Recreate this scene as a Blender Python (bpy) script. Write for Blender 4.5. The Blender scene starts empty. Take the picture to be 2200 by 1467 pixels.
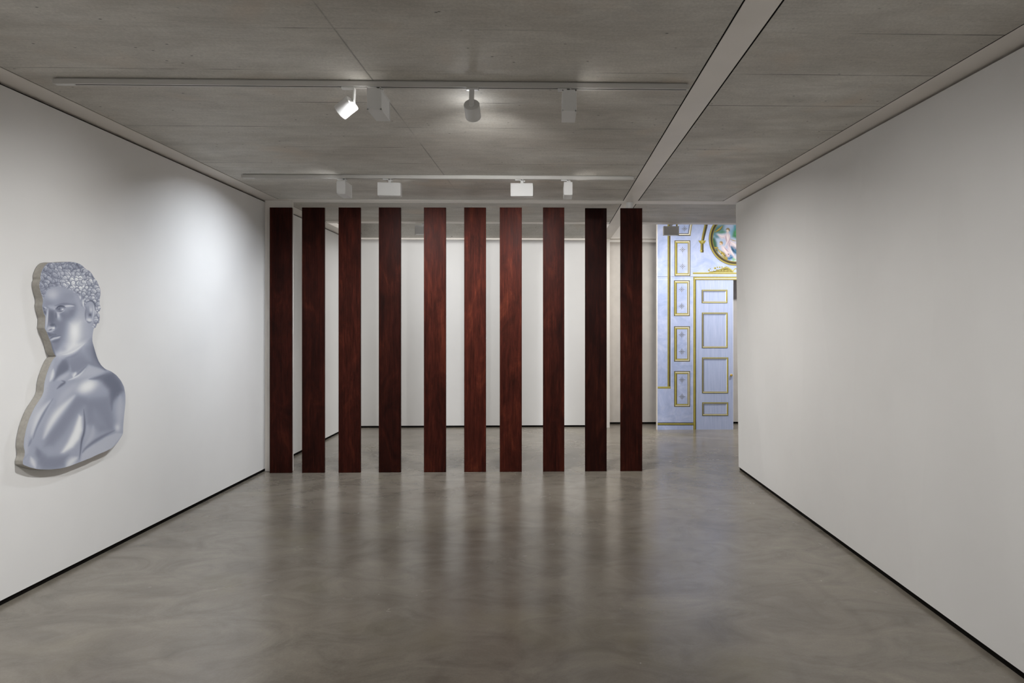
import bpy, bmesh, math, random
import numpy as np
from mathutils import Vector, Matrix

random.seed(7)
S = bpy.context.scene
COL = S.collection

# ------------------------------------------------------------------ camera
F, PX, PY = 1400.0, 1208.0, 703.0        # focal length and principal point in photo pixels
YAW = math.radians(1.36)
H = 1.55
CT, ST = math.cos(YAW), math.sin(YAW)

def ray(px, py):
    a, b = (px - PX) / F, (PY - py) / F
    return (a * CT + ST, -a * ST + CT, b)
def at_Y(px, py, Y):
    d = ray(px, py); k = Y / d[1]
    return Vector((d[0] * k, Y, H + d[2] * k))
def at_X(px, py, X):
    d = ray(px, py); k = X / d[0]
    return Vector((X, d[1] * k, H + d[2] * k))
def at_Z(px, py, Z):
    d = ray(px, py); k = (Z - H) / d[2]
    return Vector((d[0] * k, d[1] * k, Z))

cd = bpy.data.cameras.new('camera'); cam = bpy.data.objects.new('camera', cd); COL.objects.link(cam)
cam.location = (0, 0, H); cam.rotation_euler = (math.pi / 2, 0, -YAW)
cd.sensor_fit = 'HORIZONTAL'; cd.sensor_width = 36; cd.lens = F / 2200 * 36
cd.shift_x = (1100 - PX) / 2200; cd.shift_y = (PY - 733.5) / 2200
cd.clip_start = 0.05; cd.clip_end = 100
S.camera = cam

# ------------------------------------------------------------------ materials
def s2l(c):
    return tuple((v / 255 / 12.92) if v <= 10 else ((v / 255 + 0.055) / 1.055) ** 2.4 for v in c)

class NT:
    def __init__(self, name):
        self.m = bpy.data.materials.new(name); self.m.use_nodes = True
        self.t = self.m.node_tree; self.b = self.t.nodes['Principled BSDF']
    def n(self, kind, **kw):
        n = self.t.nodes.new(kind)
        for k, v in kw.items():
            if k in n.inputs: n.inputs[k].default_value = v
            else: setattr(n, k, v)
        return n
    def l(self, a, b): self.t.links.new(a, b)
    def mapping(self, scale, coord='Object', loc=(0, 0, 0), rnd=0.0):
        tc = self.n('ShaderNodeTexCoord'); mp = self.n('ShaderNodeMapping')
        mp.inputs['Scale'].default_value = scale; mp.inputs['Location'].default_value = loc
        self.l(tc.outputs[coord], mp.inputs['Vector'])
        if rnd:
            oi = self.n('ShaderNodeObjectInfo'); v = self.n('ShaderNodeVectorMath', operation='SCALE')
            v.inputs[0].default_value = (13.1 * rnd, 7.7 * rnd, 31.3 * rnd); self.l(oi.outputs['Random'], v.inputs['Scale'])
            self.l(v.outputs[0], mp.inputs['Location'])
        return mp.outputs[0]
    def noise(self, vec, scale, detail=4, rough=0.55, dist=0.0):
        n = self.n('ShaderNodeTexNoise'); n.inputs['Scale'].default_value = scale
        n.inputs['Detail'].default_value = detail; n.inputs['Roughness'].default_value = rough
        n.inputs['Distortion'].default_value = dist; self.l(vec, n.inputs['Vector']); return n.outputs['Fac']
    def ramp(self, fac, stops, interp='LINEAR'):
        r = self.n('ShaderNodeValToRGB'); cr = r.color_ramp; cr.interpolation = interp
        while len(cr.elements) < len(stops): cr.elements.new(0.5)
        for e, (p, c) in zip(cr.elements, stops):
            e.position = p; e.color = (c, c, c, 1) if isinstance(c, (int, float)) else (*c, 1)
        self.l(fac, r.inputs[0]); return r.outputs[0]
    def mix(self, fac, a, b, mode='MIX'):
        m = self.n('ShaderNodeMix', data_type='RGBA', blend_type=mode)
        for s, i in ((fac, 0), (a, 6), (b, 7)):
            if isinstance(s, (int, float)): m.inputs[i].default_value = s if i == 0 else (s, s, s, 1)
            elif isinstance(s, tuple): m.inputs[i].default_value = (*s, 1)
            else: self.l(s, m.inputs[i])
        return m.outputs[2]
    def math(self, op, a, b=None):
        m = self.n('ShaderNodeMath', operation=op)
        for i, s in enumerate((a, b)):
            if s is None: continue
            if isinstance(s, (int, float)): m.inputs[i].default_value = s
            else: self.l(s, m.inputs[i])
        return m.outputs[0]
    def bump(self, h, strength=0.2, dist=0.01):
        b = self.n('ShaderNodeBump'); b.inputs['Strength'].default_value = strength
        b.inputs['Distance'].default_value = dist; self.l(h, b.inputs['Height']); self.l(b.outputs[0], self.b.inputs['Normal'])
    def set(self, color=None, rough=None, spec=None, coat=None):
        if color is not None:
            if isinstance(color, tuple): self.b.inputs['Base Color'].default_value = (*color, 1)
            else: self.l(color, self.b.inputs['Base Color'])
        if rough is not None:
            if isinstance(rough, (int, float)): self.b.inputs['Roughness'].default_value = rough
            else: self.l(rough, self.b.inputs['Roughness'])
        if spec is not None: self.b.inputs['Specular IOR Level'].default_value = spec
        return self.m

M = {}
def flat(name, lin, rough=0.6, spec=0.3, var=0.05, scale=6):
    t = NT(name); f = t.noise(t.mapping((1, 1, 1)), scale, 3)
    lo = tuple(v * (1 - var) for v in lin); hi = tuple(min(1, v * (1 + var)) for v in lin)
    t.set(t.ramp(f, [(0.3, lo), (0.7, hi)]), rough, spec); M[name] = t.m; return t.m

def wall_mat():
    t = NT('white_wall_paint'); v = t.mapping((1, 1, 1))
    f = t.noise(v, 1.3, 3)
    t.set(t.ramp(f, [(0.3, (0.765, 0.755, 0.74)), (0.7, (0.80, 0.79, 0.775))]), 0.75, 0.2)
    t.bump(t.noise(v, 180, 2), 0.05, 0.002); M['wall'] = t.m
wall_mat()

def concrete(name, joints=True, k=1.0):
    t = NT(name)
    v = t.mapping((1, 1, 1))
    a = t.noise(t.mapping((0.55, 1.6, 1.6)), 1.1, 5, 0.6, 0.3)
    g = t.noise(t.mapping((1.4, 26, 26)), 2.2, 6, 0.7, 0.4)     # wood grain of the form boards, along X
    fine = t.noise(v, 70, 3, 0.7)
    base = t.ramp(a, [(0.25, tuple(k * c for c in (0.225, 0.205, 0.178))), (0.5, tuple(k * c for c in (0.300, 0.284, 0.255))), (0.75, tuple(k * c for c in (0.375, 0.362, 0.335)))])
    col = t.mix(0.34, base, t.ramp(g, [(0.3, 0.74), (0.5, 1.0), (0.72, 1.16)]), 'MULTIPLY')
    col = t.mix(0.6, col, t.ramp(fine, [(0.3, 0.80), (0.7, 1.14)]), 'MULTIPLY')
    cloud = t.noise(t.mapping((0.8, 1.3, 1.3), loc=(3.1, 8.2, 0)), 3.4, 6, 0.68, 0.5)
    col = t.mix(0.7, col, t.ramp(cloud, [(0.3, 0.80), (0.5, 1.0), (0.7, 1.17)]), 'MULTIPLY')
    # rust-ish tint here and there
    st = t.noise(v, 1.7, 3)
    col = t.mix(t.math('MULTIPLY', t.ramp(st, [(0.58, 0.0), (0.72, 1.0)]), 0.35), col, tuple(k * c for c in (0.34, 0.27, 0.205)))
    # air holes
    vo = t.n('ShaderNodeTexVoronoi', feature='F1'); vo.inputs['Scale'].default_value = 10.5
    t.l(t.mapping((1, 1.6, 1)), vo.inputs['Vector'])
    hole = t.ramp(vo.outputs['Distance'], [(0.05, 1.0), (0.10, 0.0)])
    gate = t.ramp(t.noise(v, 2.9, 2), [(0.47, 0.0), (0.53, 1.0)])
    hole = t.math('MULTIPLY', hole, gate)
    dark = hole
    if joints:
        tc = t.n('ShaderNodeTexCoord'); sp = t.n('ShaderNodeSeparateXYZ'); t.l(tc.outputs['Object'], sp.inputs[0])
        wob = t.math('MULTIPLY', t.math('SUBTRACT', t.noise(t.mapping((0.8, 0.8, 1)), 1.5, 2), 0.5), 0.02)
        y = t.math('ADD', sp.outputs['Y'], wob)
        fr = t.math('FRACT', t.math('DIVIDE', t.math('ADD', y, 10 * 0.494 - 3.0 + 0.247), 0.494))
        dist = t.math('ABSOLUTE', t.math('SUBTRACT', fr, 0.5))
        line = t.ramp(dist, [(0.004, 1.0), (0.012, 0.0)])
        brk = t.ramp(t.noise(t.mapping((1.1, 2.02, 1)), 1.6, 2), [(0.45, 0.06), (0.6, 1.0)])
        line = t.math('MULTIPLY', line, brk)
        x = t.math('ADD', sp.outputs['X'], 0.955)
        x = t.math('ADD', x, t.math('MULTIPLY', t.math('SUBTRACT', sp.outputs['Y'], 4.0), -0.018))
        l2 = t.ramp(t.math('ABSOLUTE', x), [(0.0015, 0.8), (0.005, 0.0)])
        b2 = t.ramp(t.noise(t.mapping((0.3, 0.9, 1)), 1.3, 2), [(0.44, 0.12), (0.56, 1.0)])
        l2 = t.math('MULTIPLY', l2, b2)
        dark = t.math('MAXIMUM', t.math('MAXIMUM', dark, line), l2)
    col = t.mix(t.math('MULTIPLY', dark, 0.75), col, (0.035, 0.03, 0.025))
    t.set(col, 0.62, 0.35)
    hgt = t.math('SUBTRACT', t.math('MULTIPLY', g, 0.25), dark)
    t.bump(hgt, 0.25, 0.004)
    M[name] = t.m
concrete('board_marked_concrete', True, 1.72)
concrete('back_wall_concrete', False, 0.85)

def floor_mat():
    t = NT('polished_concrete_floor')
    v = t.mapping((1, 1, 1))
    big = t.noise(v, 0.75, 5, 0.6, 0.6)
    med = t.noise(t.mapping((1, 1.5, 1)), 2.6, 6, 0.65, 1.2)
    fine = t.noise(v, 90, 3, 0.7)
    base = t.ramp(big, [(0.28, (0.132, 0.113, 0.091)), (0.5, (0.176, 0.155, 0.126)), (0.75, (0.230, 0.207, 0.172))])
    col = t.mix(0.85, base, t.ramp(med, [(0.25, 0.62), (0.5, 1.0), (0.75, 1.30)]), 'MULTIPLY')
    col = t.mix(0.5, col, t.ramp(fine, [(0.3, 0.85), (0.7, 1.12)]), 'MULTIPLY')
    # yellowish and bluish patches
    yl = t.ramp(t.noise(t.mapping((1, 1, 1), loc=(4.3, 1.7, 0)), 1.1, 3), [(0.56, 0.0), (0.72, 1.0)])
    col = t.mix(t.math('MULTIPLY', yl, 0.4), col, (0.215, 0.190, 0.125))
    # trowel arcs
    wv = t.n('ShaderNodeTexWave', wave_type='RINGS', rings_direction='Z'); wv.inputs['Scale'].default_value = 0.55
    wv.inputs['Distortion'].default_value = 6; wv.inputs['Detail'].default_value = 1; wv.inputs['Detail Scale'].default_value = 0.7
    t.l(t.mapping((1, 1, 1), loc=(2.2, -3.0, 0)), wv.inputs['Vector'])
    arc = t.ramp(wv.outputs['Fac'], [(0.0, 1.0), (0.045, 0.0)])
    arc = t.math('MULTIPLY', arc, t.ramp(t.noise(v, 1.4, 2), [(0.5, 0.0), (0.6, 1.0)]))
    col = t.mix(t.math('MULTIPLY', arc, 0.16), col, (0.07, 0.062, 0.052))
    # pale specks of plaster
    vo = t.n('ShaderNodeTexVoronoi', feature='F1'); vo.inputs['Scale'].default_value = 3.1; t.l(v, vo.inputs['Vector'])
    sp = t.math('MULTIPLY', t.ramp(vo.outputs['Distance'], [(0.010, 1.0), (0.016, 0.0)]), t.ramp(t.noise(v, 1.9, 1), [(0.52, 0.0), (0.56, 1.0)]))
    col = t.mix(t.math('MULTIPLY', sp, 0.6), col, (0.5, 0.48, 0.44))
    ro = t.ramp(t.noise(v, 1.6, 4, 0.6, 0.5), [(0.25, 0.19), (0.75, 0.30)])
    t.set(col, ro, 0.8)
    t.bump(t.math('MULTIPLY', t.noise(v, 3.0, 2, 0.5), 0.6), 0.05, 0.01)
    M['floor'] = t.m
floor_mat()

def wood_mat():
    t = NT('dark_red_stained_wood')
    v1 = t.mapping((1, 1, 0.06), rnd=1); v2 = t.mapping((1, 1, 0.30), rnd=1); v3 = t.mapping((1, 1, 0.02), rnd=1)
    g = t.noise(v1, 75, 7, 0.75, 0.6)
    streak = t.noise(v3, 34, 5, 0.7)
    blot = t.noise(v2, 5.5, 6, 0.7, 1.2)
    base = t.ramp(blot, [(0.3, (0.022, 0.0048, 0.0028)), (0.55, (0.050, 0.0096, 0.0052)), (0.78, (0.105, 0.0225, 0.0105))])
    col = t.mix(0.85, base, t.ramp(g, [(0.28, 0.30), (0.5, 1.0), (0.72, 1.85)]), 'MULTIPLY')
    col = t.mix(0.6, col, t.ramp(streak, [(0.3, 0.5), (0.5, 1.0), (0.75, 1.6)]), 'MULTIPLY')
    oi = t.n('ShaderNodeObjectInfo')
    col = t.mix(1.0, col, oi.outputs['Color'], 'MULTIPLY')          # board tone: varied stain, with lamplight painted into the middle boards
    t.set(col, t.ramp(g, [(0.3, 0.46), (0.7, 0.6)]), 0.07); t.bump(g, 0.12, 0.002); M['wood'] = t.m
wood_mat()

flat('white_steel_paint', (0.78, 0.735, 0.68), 0.5, 0.3, 0.04, 2)
flat('white_lamp_enamel', (0.66, 0.655, 0.64), 0.38, 0.4, 0.02)
flat('track_aluminium', (0.52, 0.505, 0.475), 0.45, 0.4, 0.02)
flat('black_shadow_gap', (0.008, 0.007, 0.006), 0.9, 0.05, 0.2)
flat('raw_linen', (0.37, 0.35, 0.315), 0.9, 0.05, 0.08, 60)
flat('warm_white_paint', (0.70, 0.655, 0.60), 0.7, 0.2)
flat('brass', (0.45, 0.30, 0.06), 0.35, 0.6)

def vcol_mat(name, rough, grain):
    t = NT(name); a = t.n('ShaderNodeVertexColor'); a.layer_name = 'paint'
    f = t.noise(t.mapping((1, 1, 1)), grain, 3, 0.6)
    t.set(t.mix(0.5, a.outputs['Color'], t.ramp(f, [(0.3, 0.94), (0.7, 1.05)]), 'MULTIPLY'), rough, 0.25); M[name] = t.m
vcol_mat('oil_paint_on_canvas', 0.55, 260)
vcol_mat('painted_scene', 0.6, 200)

def emit(name, color, strength):
    t = NT(name); t.b.inputs['Base Color'].default_value = (0.8, 0.8, 0.8, 1)
    t.b.inputs['Emission Color'].default_value = (*color, 1); t.b.inputs['Emission Strength'].default_value = strength; M[name] = t.m
emit('lit_lamp_lens', (1.0, 0.98, 0.95), 1.8)

# ------------------------------------------------------------------ mesh helpers
def link(name, me, mats=None, parent=None):
    o = bpy.data.objects.new(name, me); COL.objects.link(o)
    if mats:
        for m in (mats if isinstance(mats, (list, tuple)) else [mats]): me.materials.append(m)
    if parent: o.parent = parent
    return o
def bm_obj(name, bm, mats, parent=None, smooth=False):
    me = bpy.data.meshes.new(name); bmesh.ops.recalc_face_normals(bm, faces=bm.faces[:]); bm.to_mesh(me); bm.free()
    if smooth:
        for p in me.polygons: p.use_smooth = True
        me.set_sharp_from_angle(angle=math.radians(40))
    return link(name, me, mats, parent)
def add_hexa(bm, b, t, mi=0):
    """b, t: four bottom and four top points in the same order"""
    v = [bm.verts.new(p) for p in b] + [bm.verts.new(p) for p in t]
    fs = [bm.faces.new(v[3::-1]), bm.faces.new(v[4:8])] + [bm.faces.new((v[i], v[(i + 1) % 4], v[4 + (i + 1) % 4], v[4 + i])) for i in range(4)]
    for f in fs: f.material_index = mi
    return v, fs
def add_box(bm, x0, x1, y0, y1, z0, z1, bevel=0, mi=0, seg=2):
    b = [(x0, y0), (x1, y0), (x1, y1), (x0, y1)]
    v, fs = add_hexa(bm, [(*p, z0) for p in b], [(*p, z1) for p in b], mi)
    if bevel:
        es = list({e for f in fs for e in f.edges})
        bmesh.ops.bevel(bm, geom=es, offset=bevel, segments=seg, profile=0.5, affect='EDGES')
def add_cyl(bm, p0, p1, r0, r1=None, n=32, caps=True, bevel=0):
    r1 = r0 if r1 is None else r1
    p0, p1 = Vector(p0), Vector(p1); d = (p1 - p0).normalized()
    u = d.orthogonal().normalized(); w = d.cross(u)
    rings = []
    L = (p1 - p0).length
    prof = [(0, r0), (L, r1)] if not bevel else [(0, r0 - bevel), (bevel, r0), (L - bevel, r1), (L, r1 - bevel)]
    for (h, r) in prof:
        rings.append([bm.verts.new(p0 + d * h + (u * math.cos(a) + w * math.sin(a)) * r) for a in (2 * math.pi * i / n for i in range(n))])
    for a, b in zip(rings, rings[1:]):
        for i in range(n): bm.faces.new((a[i], a[(i + 1) % n], b[(i + 1) % n], b[i]))
    if caps: bm.faces.new(rings[0][::-1]); bm.faces.new(rings[-1])
def boxobj(name, mats, *dims, bevel=0, parent=None):
    bm = bmesh.new(); add_box(bm, *dims, bevel=bevel); return bm_obj(name, bm, mats, parent)
def struct(o): o['kind'] = 'structure'; return o
def tag(o, label, cat, group=None):
    o['label'] = label; o['category'] = cat
    if group: o['group'] = group
    return o
def empty(name, loc, rz=0.0):
    o = bpy.data.objects.new(name, None); COL.objects.link(o); o.location = loc; o.rotation_euler = (0, 0, rz)
    o.empty_display_size = 0.05; return o

# ------------------------------------------------------------------ room shell
CZ = 2.915                                  # underside of the flush steel flanges
PZ = 2.916                                  # underside of the concrete slabs
XL = at_Z(300, 1149.5, 0).x                 # face of the left wall
Y0 = -3.2                                   # open end of the room behind the camera
FLX0, FLX1 = at_Z(588, 436, CZ).x, at_Z(599, 429.5, CZ).x   # left flange
YB1, YB2 = 7.03, 7.20                       # cross beam above the planks
YC1, YC2 = 8.46, 8.62                       # second cross beam
BXA, BXB = 0.83, 0.985                      # beam between the bays
YW = 10.12                                  # back wall
XR_END = 6.0

struct(boxobj('floor', M['floor'], XL - 0.3, XR_END + 0.2, Y0, 10.9, -0.12, 0.0))

# left wall with its black base gap
struct(boxobj('wall_left', M['wall'], XL - 0.14, XL, Y0, YW + 0.1, 0.030, CZ - 0.016))
struct(boxobj('baseboard_left', M['black_shadow_gap'], XL - 0.10, XL - 0.008, Y0, YW + 0.1, 0.0, 0.030))
struct(boxobj('trim_1', M['black_shadow_gap'], XL - 0.14, XL - 0.025, Y0, YW + 0.1, CZ - 0.016, CZ + 0.03))  # black backing strip, added to keep the gap above the wall dark

# right wall: its top edge runs slightly outwards from its foot
ra, rb = at_Z(1591.5, 1011.5, 0), at_Z(2200, 1461.3, 0)
ta, tb = at_Z(1578.5, 434.2, CZ), at_Z(2200, 90.0, CZ)
ia, ib = at_Z(1556.6, 431.0, CZ), at_Z(2200, 54.0, CZ)
def lin(a, b, y): return a.x + (b.x - a.x) * (y - a.y) / (b.y - a.y)
YRW = at_Z(1587, 1009.0, 0).y + 0.02
xb = lambda y: lin(ra, rb, y); xt = lambda y: lin(ta, tb, y) + 0.012; xi = lambda y: lin(ia, ib, y)
bm = bmesh.new()
NSEG = 12
ys = [Y0 + (YRW - Y0) * i / NSEG for i in range(NSEG + 1)]
zt = CZ - 0.016
ring = []
for y in ys:
    f = 0.030 / zt
    ring.append([bm.verts.new(p) for p in ((xb(y) + (xt(y) - xb(y)) * f, y, 0.030), (xt(y), y, zt), (xt(y) + 0.3, y, zt), (xb(y) + 0.3, y, 0.030))])
for a, b in zip(ring, ring[1:]):
    for i in range(4): bm.faces.new((a[i], a[(i + 1) % 4], b[(i + 1) % 4], b[i]))
bm.faces.new(ring[0][::-1]); bm.faces.new(ring[-1])
struct(bm_obj('wall_right', bm, M['wall']))
bm = bmesh.new()
add_hexa(bm, [(xb(Y0) + 0.008, Y0, 0), (xb(Y0) + 0.25, Y0, 0), (xb(YRW) + 0.25, YRW - 0.012, 0), (xb(YRW) + 0.008, YRW - 0.012, 0)],
         [(xb(Y0) + 0.008, Y0, 0.03), (xb(Y0) + 0.25, Y0, 0.03), (xb(YRW) + 0.25, YRW - 0.012, 0.03), (xb(YRW) + 0.008, YRW - 0.012, 0.03)])
struct(bm_obj('baseboard_right', bm, M['black_shadow_gap']))
bm = bmesh.new()
b4 = [(xt(Y0) + 0.03, Y0), (xt(Y0) + 0.3, Y0), (xt(YB1) + 0.3, YB1), (xt(YB1) + 0.03, YB1)]
add_hexa(bm, [(*p, zt) for p in b4], [(*p, CZ + 0.03) for p in b4])
struct(bm_obj('trim_2', bm, M['black_shadow_gap']))  # matching black strip, painting the gap over the right wall dark

# steel flanges flush with the concrete
def flange(n, b4):
    bm = bmesh.new(); add_hexa(bm, [(*p, CZ) for p in b4], [(*p, CZ + 0.06) for p in b4])
    bmesh.ops.bevel(bm, geom=bm.edges[:], offset=0.002, segments=1, affect='EDGES')
    return struct(bm_obj('trim_%d' % n, bm, M['white_steel_paint']))
G = 0.009
flange(3, [(XL - 0.12, Y0), (FLX1, Y0), (FLX1, YB1 - 0.0), (XL - 0.12, YB1)])
flange(4, [(XL - 0.12, YB1 + 0.36), (FLX1, YB1 + 0.36), (FLX1, YW), (XL - 0.12, YW)])
# short length of the left flange and right flange beyond the cross beam
flange(5, [(XL - 0.12, YB2), (FLX1, YB2), (FLX1, YB1 + 0.352), (XL - 0.12, YB1 + 0.352)])
flange(6, [(BXA, Y0), (BXB, Y0), (BXB, YB1), (BXA, YB1)])
flange(7, [(BXA, YB2), (BXB, YB2), (BXB, YB1 + 0.352), (BXA, YB1 + 0.352)])
flange(8, [(BXA, YB1 + 0.36), (BXB, YB1 + 0.36), (BXB, YW - 0.1), (BXA, YW - 0.1)])
flange(9, [(XL - 0.12, YB1), (XR_END, YB1), (XR_END, YB2), (XL - 0.12, YB2)])
flange(10, [(FLX1 + G, YC1), (BXA - G, YC1), (BXA - G, YC2), (FLX1 + G, YC2)])
flange(11, [(BXB + G, YC1), (XR_END, YC1), (XR_END, YC2), (BXB + G, YC2)])
flange(12, [(xi(Y0), Y0), (xt(Y0) + 0.28, Y0), (xt(YB1) + 0.28, YB1), (xi(YB1), YB1)])
# concrete slabs between them, one ceiling
bm = bmesh.new()
def slab(b4): add_hexa(bm, [(*p, PZ) for p in b4], [(*p, PZ + 0.25) for p in b4])
slab([(FLX1 + G, Y0), (BXA - G, Y0), (BXA - G, YB1 - G), (FLX1 + G, YB1 - G)])
slab([(BXB + G, Y0), (xi(Y0) - G, Y0), (xi(YB1) - G, YB1 - G), (BXB + G, YB1 - G)])
slab([(FLX1 + G, YB2 + G), (BXA - G, YB2 + G), (BXA - G, YC1 - G), (FLX1 + G, YC1 - G)])
slab([(BXB + G, YB2 + G), (XR_END, YB2 + G), (XR_END, YC1 - G), (BXB + G, YC1 - G)])
struct(bm_obj('ceiling', bm, M['board_marked_concrete']))
# black filler above the flanges, painting the shade in their open joints
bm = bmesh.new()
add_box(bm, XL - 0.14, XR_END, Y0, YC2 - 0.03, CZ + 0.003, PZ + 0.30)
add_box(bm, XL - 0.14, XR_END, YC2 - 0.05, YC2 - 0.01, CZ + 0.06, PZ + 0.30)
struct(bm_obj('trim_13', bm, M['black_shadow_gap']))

# back wall: white lining below, concrete above
XB_END = at_Y(1310, 700, YW - 0.1).x
struct(boxobj('wall_back', M['wall'], XL - 0.14, XB_END - 0.05, YW, YW + 0.12, 0.030, CZ - 0.012))
struct(boxobj('baseboard_back', M['black_shadow_gap'], XL, XB_END - 0.05, YW + 0.008, YW + 0.1, 0.0, 0.030))
struct(boxobj('trim_14', M['white_steel_paint'], XL - 0.12, BXA, YW - 0.03, YW + 0.12, CZ - 0.012, CZ + 0.012))
struct(boxobj('wall_back_upper', M['back_wall_concrete'], XL - 0.14, XB_END, YW + 0.02, YW + 0.2, CZ + 0.012, 4.4))
# post at the end of the beam, and the side of the bay
struct(boxobj('trim_15', M['white_steel_paint'], BXA, XB_END, YW - 0.10, YW + 0.30, 0.0, CZ, bevel=0.003))
struct(boxobj('wall_back_bay', M['warm_white_paint'], XB_END - 0.03, XR_END, YW + 0.30, YW + 0.42, 0.030, 4.4))
struct(boxobj('baseboard_back_bay', M['black_shadow_gap'], XB_END, XR_END, YW + 0.308, YW + 0.40, 0.0, 0.030))
bm = bmesh.new()
add_box(bm, XB_END, XR_END, YW + 0.255, YW + 0.30, 2.905, 2.945, bevel=0.006)
add_box(bm, XB_END, XR_END, YW + 0.275, YW + 0.30, 2.965, 2.98, bevel=0.003)
struct(bm_obj('trim_16', bm, M['warm_white_paint']))
struct(boxobj('wall_left_upper', M['back_wall_concrete'], XL - 0.14, XL - 0.02, YC2, YW + 0.2, CZ + 0.06, 4.4))
struct(boxobj('wall_far_right', M['wall'], XR_END, XR_END + 0.15, YB1 - 0.2, YW + 0.42, 0.0, 4.4))
struct(boxobj('wall_passage', M['wall'], xt(YRW) + 0.29, XR_END, YRW - 0.3, YRW - 0.12, 0.0, CZ))

# boxed post at the end of the left wall and a tube column, both behind planks
pa, pb = at_Y(569, 700, 7.09).x, at_Y(629, 700, 7.09).x
struct(boxobj('trim_17', M['white_steel_paint'], XL + 0.001, pb, 7.09, 7.115, 0.0, CZ, bevel=0.003))
bm = bmesh.new(); cx = at_Y(1352.5, 440, 7.12).x
add_cyl(bm, (cx, 7.12, 0), (cx, 7.12, CZ), 0.038)
struct(bm_obj('trim_18', bm, M['white_lamp_enamel'], smooth=True))

# ------------------------------------------------------------------ planks
PLANKS = [(579, 627), (648.5, 697), (727, 774.5), (813.5, 861), (910.5, 958), (997, 1044), (1073.5, 1121), (1166.5, 1212.5), (1257, 1303.5), (1333, 1380)]
PNOTE = ['at the left end of the row, beside the left wall', 'second in the row from the left wall',
         'third in the row from the left wall', 'fourth in the row from the left wall, very dark',
         'fifth in the row, hiding part of a small floodlight', 'sixth in the row, left of the closest pair',
         'seventh in the row, right of the closest pair', 'eighth in the row, third from its right end',
         'almost black, second from the right end of the row', 'at the right end of the row, nearest the blue mural']
YP = 7.0
BOARD_TONE = (0.48, 0.40, 0.57, 0.37, 0.76, 0.92, 0.86, 0.58, 0.27, 0.48)  # board tones, raised in the middle where lamplight falls
for i, ((a, b), note) in enumerate(zip(PLANKS, PNOTE)):
    xa, xb_ = at_Y(a, 730, YP).x, at_Y(b, 730, YP).x
    cxp, w = (xa + xb_) / 2, (xb_ - xa)
    if cxp < 0: w -= 0.001
    zt_ = at_Y(0.5 * (a + b), 445.5 if i < 8 else 447, YP).z
    bm = bmesh.new(); add_box(bm, -w / 2, w / 2, -0.014, 0.014, 0, zt_, bevel=0.0025)
    o = bm_obj('wooden_plank', bm, M['wood']); o.location = (cxp, YP + 0.014, 0)
    k = BOARD_TONE[i]; o.color = (k, k, k, 1)
    tag(o, 'tall dark stained wooden plank ' + note, 'plank', 'row of tall stained planks')

# ------------------------------------------------------------------ ceiling tracks
def track(x0, x1, yf, z1, label, dark=False):
    d = 0.035; z0 = z1 - d
    r = empty('lighting_track', ((x0 + x1) / 2, yf + d / 2, z0)); tag(r, label, 'track', 'lighting tracks on the ceiling')
    L = (x1 - x0) / 2
    bm = bmesh.new()                     # channel open at the bottom
    add_box(bm, -L, L, -d / 2, -d / 2 + 0.011, 0, d - 0.008, bevel=0.001)
    add_box(bm, -L, L, d / 2 - 0.011, d / 2, 0, d - 0.008, bevel=0.001)
    add_box(bm, -L, L, -d / 2 + 0.011, d / 2 - 0.011, d * 0.45, d - 0.008)
    add_box(bm, -L, L, -0.005, 0.005, d - 0.009, d)
    bm_obj('rail', bm, M['track_aluminium'], r)
    bm = bmesh.new(); add_box(bm, -L, L, -d / 2 + 0.011, d / 2 - 0.011, 0.003, 0.005)
    bm_obj('slot', bm, M['black_shadow_gap'], r)
    for s in (-1, 1):
        bm = bmesh.new(); a, b = sorted((s * L, s * (L + 0.012)))
        add_box(bm, a, b, -d / 2, d / 2, 0, d - 0.008, bevel=0.002); bm_obj('end_cap', bm, M['track_aluminium'], r)
    bm = bmesh.new(); add_box(bm, -L + 0.0, -L + 0.10, -d / 2 + 0.008, d / 2 - 0.008, -0.002, 0.010, bevel=0.002)
    bm_obj('feed_cover', bm, M['white_lamp_enamel'], r)
    return r
YT1 = at_Z(700, 170.5, PZ).y
YT2 = at_Z(900, 375.2, PZ).y
t1 = track(at_Y(116, 170, YT1).x, at_Y(1476, 185, YT1).x, YT1, PZ, 'long white lighting track nearest the viewer, carrying two cylinder spotlights')
t2 = track(at_Y(521, 378, YT2).x, at_Y(1359, 380, YT2).x, YT2, PZ, 'white lighting track above the planks, carrying four box floodlights')
YT3 = YC2
t3 = track(FLX1 + 0.35, 2.9, YT3, 2.966, 'lighting track fixed behind the far ceiling beam, above the back room')
TZ = PZ - 0.035

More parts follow.
